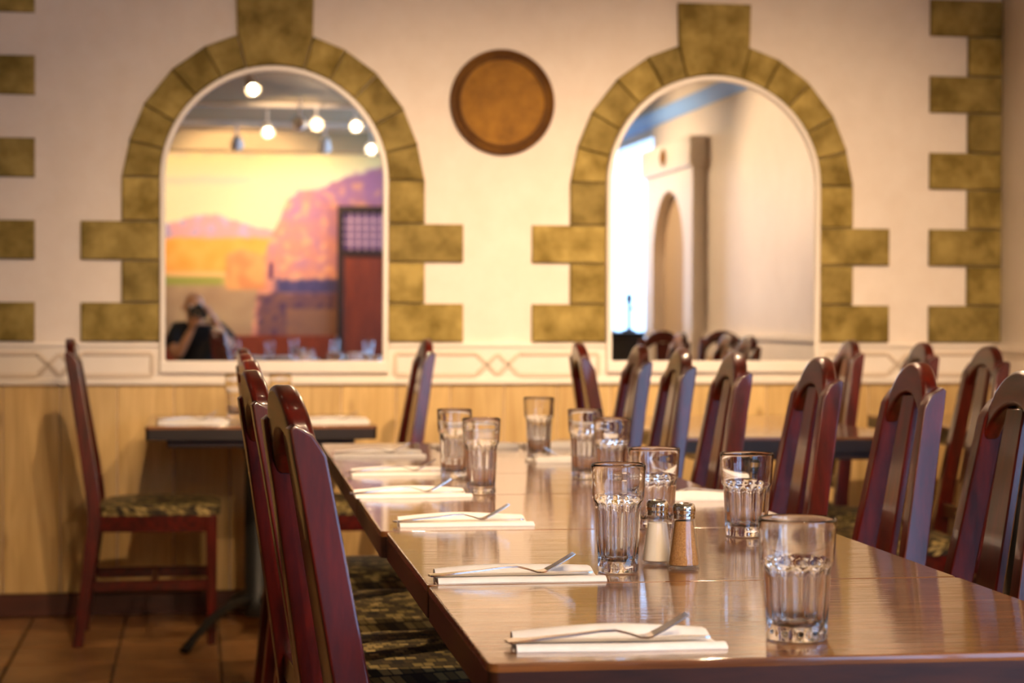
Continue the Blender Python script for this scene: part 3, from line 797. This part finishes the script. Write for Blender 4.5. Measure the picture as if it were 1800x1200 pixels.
# ------------------------------------------------------------------ glassware
TOP = .7552
def make_tumbler(H, rt, rsh, rb0, rb1, zsh, nfl):
    """fluted tumbler: rim radius rt, shoulder rsh at zsh, fluted body rb1 (upper) to rb0 (base)"""
    bm = bmesh.new(); seg = nfl * 8
    zf0, zf1 = .016, zsh - .006
    prof = [(0, .002), (rb0 - .006, .0015), (rb0 - .002, .0), (rb0, .003), (rb0, .012)]
    amp = [0, 0, 0, 0, .0]
    for k in range(9):
        f = k / 8; z = zf0 + (zf1 - zf0) * f
        prof.append((rb0 + (rb1 - rb0) * f, z)); amp.append(1.0 if 0 < k < 8 else .5)
    for z, r_, a_ in ((zsh - .003, rb1 + .0012, .25), (zsh, rsh - .0006, 0), (zsh + .004, rsh, 0), (zsh + (H - zsh) * .35, rsh + (rt - rsh) * .3, 0), (zsh + (H - zsh) * .7, rsh + (rt - rsh) * .68, 0), (H - .003, rt, 0), (H - .0008, rt - .0004, 0), (H, rt - .0012, 0), (H - .0008, rt - .0020, 0)):
        prof.append((r_, z)); amp.append(a_)
    ni_ = [(rt - .0024, H - .004), (rsh + (rt - rsh) * .6 - .0025, zsh + (H - zsh) * .6), (rsh - .0027, zsh + .004), (rb1 - .0035, zsh - .010), ((rb0 + rb1) / 2 - .0038, zsh * .5), (rb0 - .0042, .026), (rb0 - .008, .0175), (rb0 * .5, .0155), (0, .0150)]
    for p in ni_: prof.append(p); amp.append(0)
    def rad(t_, i, r_):
        if amp[i] == 0: return r_
        ph = (t_ * nfl / (2 * math.pi)) % 1.0
        s_ = abs(math.sin(math.pi * ph))           # cusps between flutes
        return r_ - amp[i] * .0034 * s_
    lathe(bm, prof, seg, rad=rad)
    o_ = finish(bm, 'tumbler', M['glass'], None, ang=80)
    return o_
tall = make_tumbler(.157, .0398, .0378, .0300, .0345, .106, 12)
short = make_tumbler(.140, .0455, .0425, .0355, .0392, .088, 12)
used = {}
def put(proto, x, y, z, rz, label, cat, group):
    if proto.name not in used: used[proto.name] = 1; c = proto
    else: c = copy_tree(proto)
    c.location = (x, y, z); c.rotation_euler = (0, 0, R(rz))
    return tag(c, label, cat, group)
GG = 'tumblers set out on the long table'
put(short, .683, 2.215, TOP, 5, 'short fluted tumbler, blurred, nearest the front table edge', 'glass', GG)
put(tall, .602, 2.826, TOP, 3, 'tall fluted tumbler in sharp focus beside the salt shaker', 'glass', GG)
put(short, .916, 3.26, TOP, 11, 'short fluted tumbler standing in front of the red and violet chair', 'glass', GG)
put(short, .788, 3.40, TOP, 17, 'short fluted tumbler directly behind the shakers and the sharp tall glass', 'glass', GG)
put(tall, .580, 4.086, TOP, 9, 'tall fluted tumbler, front one of the pair nearest the napkins', 'glass', GG)
put(tall, .573, 4.47, TOP, 21, 'tall fluted tumbler, rear one of the pair nearest the napkins', 'glass', GG)
put(tall, .853, 4.07, TOP, 14, 'tall fluted tumbler, front one of the pair behind the sharp glass', 'glass', GG)
put(tall, .868, 4.44, TOP, 2, 'tall fluted tumbler, rear one of the pair behind the sharp glass', 'glass', GG)
put(tall, .871, 5.076, TOP, 7, 'tall fluted tumbler standing alone near the far end of the long table', 'glass', GG)
put(tall, .131, 7.07, TOP, 5, 'tall tumbler on the small wall table, half hidden behind the red chair file', 'glass', 'tumblers on the small wall table')
put(tall, .285, 7.04, TOP, 15, 'tall tumbler on the small wall table, just clear of the red chair file', 'glass', 'tumblers on the small wall table')

# shakers
def make_shaker(content, mat, fill, label, loc, rz):
    r = tag(empty('shaker', loc, R(rz)), label, 'shaker', 'salt and pepper shakers')
    def ten(t_, i, r_):
        k = math.pi / 5; a = (t_ % k) - k / 2
        return r_ * math.cos(k / 2) / math.cos(a) if i in (2, 3, 4) else r_
    bm = bmesh.new()
    lathe(bm, [(0, .003), (.017, .002), (.0240, .0), (.0250, .006), (.0178, .070), (.0160, .073), (.0150, .078), (.0130, .078), (.0140, .071), (.0230, .0050), (.021, .0042), (0, .004)], 60, rad=ten)
    finish(bm, 'glass_body', M['shaker_glass'], r, ang=12)
    f = fill; rr = .0226 + (.0136 - .0226) * (f - .0050) / (.066)
    bm = bmesh.new(); lathe(bm, [(0, .0046), (.0206, .0050), (.0220, .0060), (rr - .0006, f - .001), (rr - .002, f), (0, f + .0006)], 32)
    finish(bm, content, mat, r)
    bm = bmesh.new(); lathe(bm, [(.0150, .0735), (.0162, .0735), (.0164, .0770), (.0156, .0776), (.0156, .0784), (.0164, .0790), (.0162, .0812), (.0170, .0840), (.0172, .0885), (.0160, .0930), (.0135, .0955), (.0105, .0958), (.0080, .0945), (0, .0948)], 32)
    finish(bm, 'cap', M['chrome'], r)
make_shaker('salt', M['salt'], .062, 'glass salt shaker filled with white salt under a chrome cap', (.680, 2.91, TOP), 4)
make_shaker('pepper', M['pepper'], .070, 'glass pepper shaker filled with brown ground pepper under a chrome cap', (.707, 2.855, TOP), 12)

# ------------------------------------------------------------------ napkins and cutlery
def make_napkin(seed):
    bm = bmesh.new(); nx_, ny_ = 30, 14; L, Wd = .228, .098
    def hgt(u, v):
        q = noise.noise(Vector((u * 2.2, v * 2.0, seed))) * .5 + .5
        front = .0042 * (1 - sstep(.14, .28, v))
        bk = sstep(.48, .74, v) * (1 - .65 * sstep(.86, 1.0, v)) * (.005 + .010 * math.sin(math.pi * min(1, max(0, .12 + .72 * u))) * (.55 + .75 * q))
        return .0026 + front + bk
    T_, B_ = [], []
    for i in range(nx_ + 1):
        ta, ba = [], []
        for j in range(ny_ + 1):
            u = i / nx_; v = j / ny_
            x_ = -L / 2 + L * u + .004 * v * (1 - 2 * u) + (.010 * (1 - v) if i == nx_ else 0)
            y_ = Wd * v + .002 * math.sin(u * 7 + seed)
            h = hgt(u, v); edge = min(1, .35 + 2.6 * math.sqrt(max(0, min(v, 1 - v))))
            ta.append(bm.verts.new((x_, y_, h * edge))); ba.append(bm.verts.new((x_, y_, 0)))
        T_.append(ta); B_.append(ba)
    for i in range(nx_):
        for j in range(ny_):
            bm.faces.new((T_[i][j], T_[i + 1][j], T_[i + 1][j + 1], T_[i][j + 1])); bm.faces.new((B_[i][j], B_[i][j + 1], B_[i + 1][j + 1], B_[i + 1][j]))
    for i in range(nx_):
        bm.faces.new((T_[i][0], B_[i][0], B_[i + 1][0], T_[i + 1][0])); bm.faces.new((T_[i + 1][ny_], B_[i + 1][ny_], B_[i][ny_], T_[i][ny_]))
    for j in range(ny_):
        bm.faces.new((T_[0][j + 1], B_[0][j + 1], B_[0][j], T_[0][j])); bm.faces.new((T_[nx_][j], B_[nx_][j], B_[nx_][j + 1], T_[nx_][j + 1]))
    return finish(bm, 'napkin', M['napkin'], None, ang=70)
def strap_mesh(bm, st, th):
    """st: (x, halfwidth, z) stations of a flat bar along X"""
    rings = [[bm.verts.new((x_, -w, z_)), bm.verts.new((x_, w, z_)), bm.verts.new((x_, w, z_ + th)), bm.verts.new((x_, -w, z_ + th))] for x_, w, z_ in st]
    for a, b in zip(rings, rings[1:]):
        for k in range(4): bm.faces.new((a[k], a[(k + 1) % 4], b[(k + 1) % 4], b[k]))
    bm.faces.new(rings[0][::-1]); bm.faces.new(rings[-1])
def make_fork():
    bm = bmesh.new()
    strap_mesh(bm, [(-.105, .006, 0), (-.100, .0085, .0002), (-.07, .0075, .003), (-.03, .005, .0065), (.0, .004, .0100), (.018, .0035, .0105), (.034, .004, .0065), (.046, .0085, .0028), (.054, .0115, .0028), (.060, .0118, .0046)], .0022)
    for k in range(4):
        y_ = -.0096 + .0064 * k
        for pts in ([(.058, .0020, .0040), (.070, .0020, .0098), (.086, .0018, .0190), (.100, .0012, .0275)],):
            rings = [[bm.verts.new((x_, y_ - w, z_)), bm.verts.new((x_, y_ + w, z_)), bm.verts.new((x_, y_ + w, z_ + .002)), bm.verts.new((x_, y_ - w, z_ + .002))] for x_, w, z_ in pts]
            for a, b in zip(rings, rings[1:]):
                for q in range(4): bm.faces.new((a[q], a[(q + 1) % 4], b[(q + 1) % 4], b[q]))
            bm.faces.new(rings[0][::-1]); bm.faces.new(rings[-1])
    return finish(bm, 'fork', M['steel'], None, ang=50)
def make_knife():
    bm = bmesh.new()
    strap_mesh(bm, [(-.115, .005, 0), (-.110, .0075, 0), (-.06, .007, 0), (-.01, .0055, 0), (.0, .0062, .0002), (.04, .0085, .0004), (.09, .0080, .0006), (.112, .0045, .0007), (.119, .0012, .0008)], .003)
    return finish(bm, 'knife', M['steel'], None, ang=50)
naps = [make_napkin(s) for s in (1.3, 5.1, 9.7)]; fork = make_fork(); knife = make_knife()
ST = [
    (.462, 2.205, -2, 'at the front table corner', 'on the table edge side'),
    (.442, 2.775, 0, 'by the tall sharp glass', ''),
    (.462, 3.50, 0, 'at the stepped table edge', ''),
    (.428, 4.05, 1, 'before the tall glass pair', ''),
    (.462, 4.60, 0, 'beside the rear paired glass', ''),
    (.462, 5.20, -3, 'farthest on the napkin side', ''),
    (.985, 3.93, 2, 'beside the violet chairs', ''),
    (.945, 4.95, 0, 'in front of the lone far glass', ''),
    (1.01, 5.50, 0, 'at the far glass-side corner', ''),
    (.765, 5.48, 0, 'at the far table end', ''),
    (-.02, 6.86, 3, 'beside the complete wainscot chair', ''),
    (.455, 6.84, -4, 'beside the plaque chair', ''),
]
for i, (x, y, rz, where, _) in enumerate(ST):
    n_ = naps[i % 3]
    fl = 180 if 6 <= i <= 9 else 0
    put(n_, x, y - (.045 if not fl else -.045), TOP, rz + fl, 'folded white napkin under cutlery ' + where, 'napkin', 'folded napkins at the place settings')
    c_, s_ = math.cos(R(rz + fl)), math.sin(R(rz + fl))
    off = lambda dx, dy: (x + c_ * dx - s_ * dy, y - (.045 if not fl else -.045) + s_ * dx + c_ * dy)
    fx, fy = off(-.018, .025); put(fork, fx, fy, TOP + .0076, rz + fl + 2, 'steel fork with upturned tines lying on the napkin ' + where, 'fork', 'forks at the place settings')
    fx, fy = off(-.008, .0405); put(knife, fx, fy, TOP + .0056, rz + fl - 1, 'steel table knife lying along the napkin ' + where, 'knife', 'knives at the place settings')

# ------------------------------------------------------------------ things seen only in the mirrors
sb = tag(empty('sideboard', (2.90, .78, 0)), 'black sideboard below the bright window, reflected in the right mirror', 'sideboard')
box('carcass', M['black'], sb, -.19, .20, -.60, .60, .06, .97, .006, 1); box('worktop', M['black'], sb, -.22, .20, -.63, .63, .97, 1.0, .006, 1)
for s in (-1, 1):
    d_ = box('door_leaf', M['black'], sb, -.205, -.19, s * .30 - .28, s * .30 + .28, .09, .94, .003, 1)
    box('handle', M['steel'], d_, -.225, -.205, s * .06 - .006, s * .06 + .006, .50, .62)
for sx_ in (-.16, .16):
    for sy_ in (-.55, .55): box('foot', M['black'], sb, sx_ - .02, sx_ + .02, sy_ - .02, sy_ + .02, 0, .06)
stn = tag(empty('tap_stand', (3.02, 1.22, 1.0)), 'slim black stand with short side arm on the black sideboard', 'stand')
bm = bmesh.new(); lathe(bm, [(0, 0), (.05, 0), (.05, .012), (.02, .02), (.014, .03), (.014, .20), (.022, .21), (.024, .25), (.016, .27), (0, .275)], 20); finish(bm, 'post', M['black'], stn)
bm = bmesh.new(); tube(bm, [(0, 0, .16), (.05, -.02, .17), (.07, -.03, .15)], .009, 8); finish(bm, 'side_arm', M['black'], stn)

for k, (x, y) in enumerate(((.55, -1.35), (1.35, -1.35))):
    make_table(x, y, 0, .76, .62, ('dark table before the mural, nearer the photographer', 'dark table before the mural, beside the lattice door')[k], 'tables before the mural', feet=.25)
    wh = ('on the mural table nearer the photographer', 'on the mural table beside the lattice door')[k]
    for q, (dx, dy) in enumerate(((-.25, .1), (.02, .16), (.22, .05))):
        put((tall, short)[q % 2], x + dx, y + dy, TOP, 20 * q, ('tumbler set ' + ('first', 'second', 'third')[q] + ' from the photographer ' + wh), 'glass', 'tumblers on the mural tables')
    for q, dx in enumerate((-.12, .14)):
        put(naps[q], x + dx, y - .12, TOP, 90 * 0 + 5, 'folded white napkin ' + ('on the photographer side ', 'on the door side ')[q] + wh, 'napkin', 'folded napkins on the mural tables')

# ------------------------------------------------------------------ the photographer (seated behind the lens, facing the mirror)
ph_chair = chair(0.0, -.50, 90, 'mahogany chair under the seated photographer', 'chairs by the photographer')
def skin_mesh(name, chains, mat, parent, sub=2):
    """chains: list of lists of (co, radius); a chain whose first co equals an existing vertex branches from it"""
    verts, rad_, edges, idx = [], [], [], {}
    for ch in chains:
        prev = None
        for co, r_ in ch:
            key = tuple(round(c_, 4) for c_ in co)
            if key not in idx: idx[key] = len(verts); verts.append(co); rad_.append(r_)
            if prev is not None and prev != idx[key]: edges.append((prev, idx[key]))
            prev = idx[key]
    me = bpy.data.meshes.new(name); me.from_pydata(verts, edges, [])
    o_ = bpy.data.objects.new(name, me); link(o_, parent)
    md = o_.modifiers.new('skin', 'SKIN'); md.use_smooth_shade = True
    if not me.skin_vertices: 
        bm_ = bmesh.new(); bm_.from_mesh(me); bm_.verts.layers.skin.verify(); bm_.to_mesh(me); bm_.free()
    for k, sv in enumerate(me.skin_vertices[0].data):
        r_ = rad_[k]; sv.radius = r_ if hasattr(r_, '__len__') else (r_, r_); sv.use_root = (k == 0)
    s_ = o_.modifiers.new('smooth', 'SUBSURF'); s_.levels = sub; s_.render_levels = sub
    dg = bpy.context.evaluated_depsgraph_get(); dg.update()
    me2 = bpy.data.meshes.new_from_object(o_.evaluated_get(dg)); o_.modifiers.clear(); o_.data = me2
    me2.materials.clear(); me2.materials.append(mat); me2.shade_smooth()
    return o_
pr = tag(empty('person', (0, -.45, 0)), 'person in a black t-shirt holding a camera to the face, reflected in the left mirror', 'person')
HX = -.028
pel, wai, che, nek = (0, 0, .63), (0, .0, .72), (-.005, .02, .90), (-.015, .06, 1.03)
head = [((HX, .105, 1.10), .066), ((HX, .130, 1.165), (.082, .094)), ((HX, .120, 1.225), (.076, .086)), ((HX, .115, 1.272), .045)]
LW, RW = (-.045, .30, 1.005), (.120, .285, 1.065)
def hand(wrist, dirv, side, curl):
    """palm, four unequal fingers and a thumb leaving the side of the palm"""
    w = Vector(wrist); d = Vector(dirv).normalized(); s_ = Vector(side).normalized(); c_ = Vector(curl).normalized()
    palm = w + d * .055
    ch = [[(tuple(w), .024), (tuple(palm), (.030, .018))]]
    for k, (off, ln) in enumerate(((-.028, .062), (-.010, .074), (.009, .070), (.026, .054))):
        a = palm + s_ * off + d * .028; b = a + d * ln * .45 + c_ * ln * .15; e = b + d * ln * .15 + c_ * ln * .42
        ch.append([(tuple(palm), .018), (tuple(a), .0095), (tuple(b), .0085), (tuple(e), .0070)])
    a = w + d * .03 - s_ * .028; b = a - s_ * .022 + d * .025 + c_ * .006; e = b + d * .026 + c_ * .014
    ch.append([(tuple(palm), .018), (tuple(a), .011), (tuple(b), .0095), (tuple(e), .0080)])
    return ch
ch = [[(pel, (.15, .12)), (wai, (.145, .105)), (che, (.155, .11)), (nek, .056)] + head]
ch.append([(che, .1), ((-.165, .03, .985), .062), ((-.20, .10, .90), .050), ((-.155, .235, .79), .042), ((-.10, .27, .90), .036), (LW, .025)])
ch.append([(che, .1), ((.165, .03, .985), .062), ((.225, .10, .93), .050), ((.225, .235, .86), .042), ((.18, .265, .96), .036), (RW, .025)])
ch += hand(LW, (.35, .75, .75), (1, -.1, -.2), (.2, .3, .9))
ch += hand(RW, (-.35, .55, .75), (.2, .1, -.7), (-.9, .3, -.1))
for s in (-1, 1):
    ch.append([(pel, (.15, .12)), ((s * .10, .03, .61), .088), ((s * .14, .36, .58), .062), ((s * .145, .40, .40), .055), ((s * .15, .385, .10), .038), ((s * .15, .40, .045), .036), ((s * .16, .50, .035), .030)])
body = skin_mesh('body', ch, M['skin'], pr)
skin_mesh('t_shirt', [[((0, 0, .66), (.163, .133)), ((0, 0, .72), (.160, .120)), (che, (.172, .125)), ((-.012, .05, 1.005), .075)],
    [(che, .12), ((-.165, .03, .988), .076), ((-.20, .10, .905), .066), ((-.182, .165, .852), .062)],
    [(che, .12), ((.165, .03, .988), .076), ((.225, .10, .935), .066), ((.228, .170, .895), .062)]], M['tshirt'], pr)
skin_mesh('trousers', [[((0, 0, .63), (.163, .130)), ((-.10, .03, .605), .100), ((-.14, .36, .58), .074), ((-.145, .402, .40), .067), ((-.15, .388, .10), .055)],
    [((0, 0, .63), .12), ((.10, .03, .605), .100), ((.14, .36, .58), .074), ((.145, .402, .40), .067), ((.15, .388, .10), .055)]], M['jeans'], pr)
for s in (-1, 1):
    skin_mesh('shoe', [[((s * .15, .37, .05), .050), ((s * .152, .43, .048), .048), ((s * .162, .53, .040), .038)]], M['black'], pr)
    bm = bmesh.new(); bmesh.ops.create_icosphere(bm, subdivisions=2, radius=.028)
    bmesh.ops.scale(bm, verts=bm.verts, vec=(.35, .7, 1.1)); finish(bm, 'ear', M['skin'], pr, loc=(HX + s * .088, .115, 1.165))
    bm = bmesh.new(); bmesh.ops.create_icosphere(bm, subdivisions=2, radius=.012); finish(bm, 'eye', M['napkin'], pr, loc=(HX + s * .031, .208, 1.175))
bm = bmesh.new(); tube(bm, [(HX, .212, 1.178), (HX, .226, 1.155), (HX, .236, 1.138), (HX, .222, 1.130)], [.008, .011, .014, .010], 10); finish(bm, 'nose', M['skin'], pr)
bm = bmesh.new(); tube(bm, [(HX - .024, .200, 1.106), (HX, .209, 1.104), (HX + .024, .200, 1.106)], [.004, .006, .004], 8); finish(bm, 'mouth', M['door_wood'], pr)
cm = tag(empty('photo_camera', (0, -.14, 1.13)), 'black photo camera held to the face in the left mirror', 'camera')
bm = bmesh.new(); prism(bm, [(-.068, -.05), (.07, -.05), (.07, .030), (.03, .036), (.024, .062), (-.022, .062), (-.03, .036), (-.068, .030)], -.058, .0, 'XZ'); bevel(bm, .006, 2); finish(bm, 'camera_body', M['black'], cm)
bm = bmesh.new(); lathe(bm, [(0, .0), (.037, .0), (.038, .03), (.041, .032), (.041, .06), (.038, .062), (.039, .10), (.036, .10), (.034, .094), (0, .088)], 32)
bmesh.ops.rotate(bm, verts=bm.verts, matrix=Matrix.Rotation(R(-90), 3, 'X')); finish(bm, 'lens', M['black'], cm)
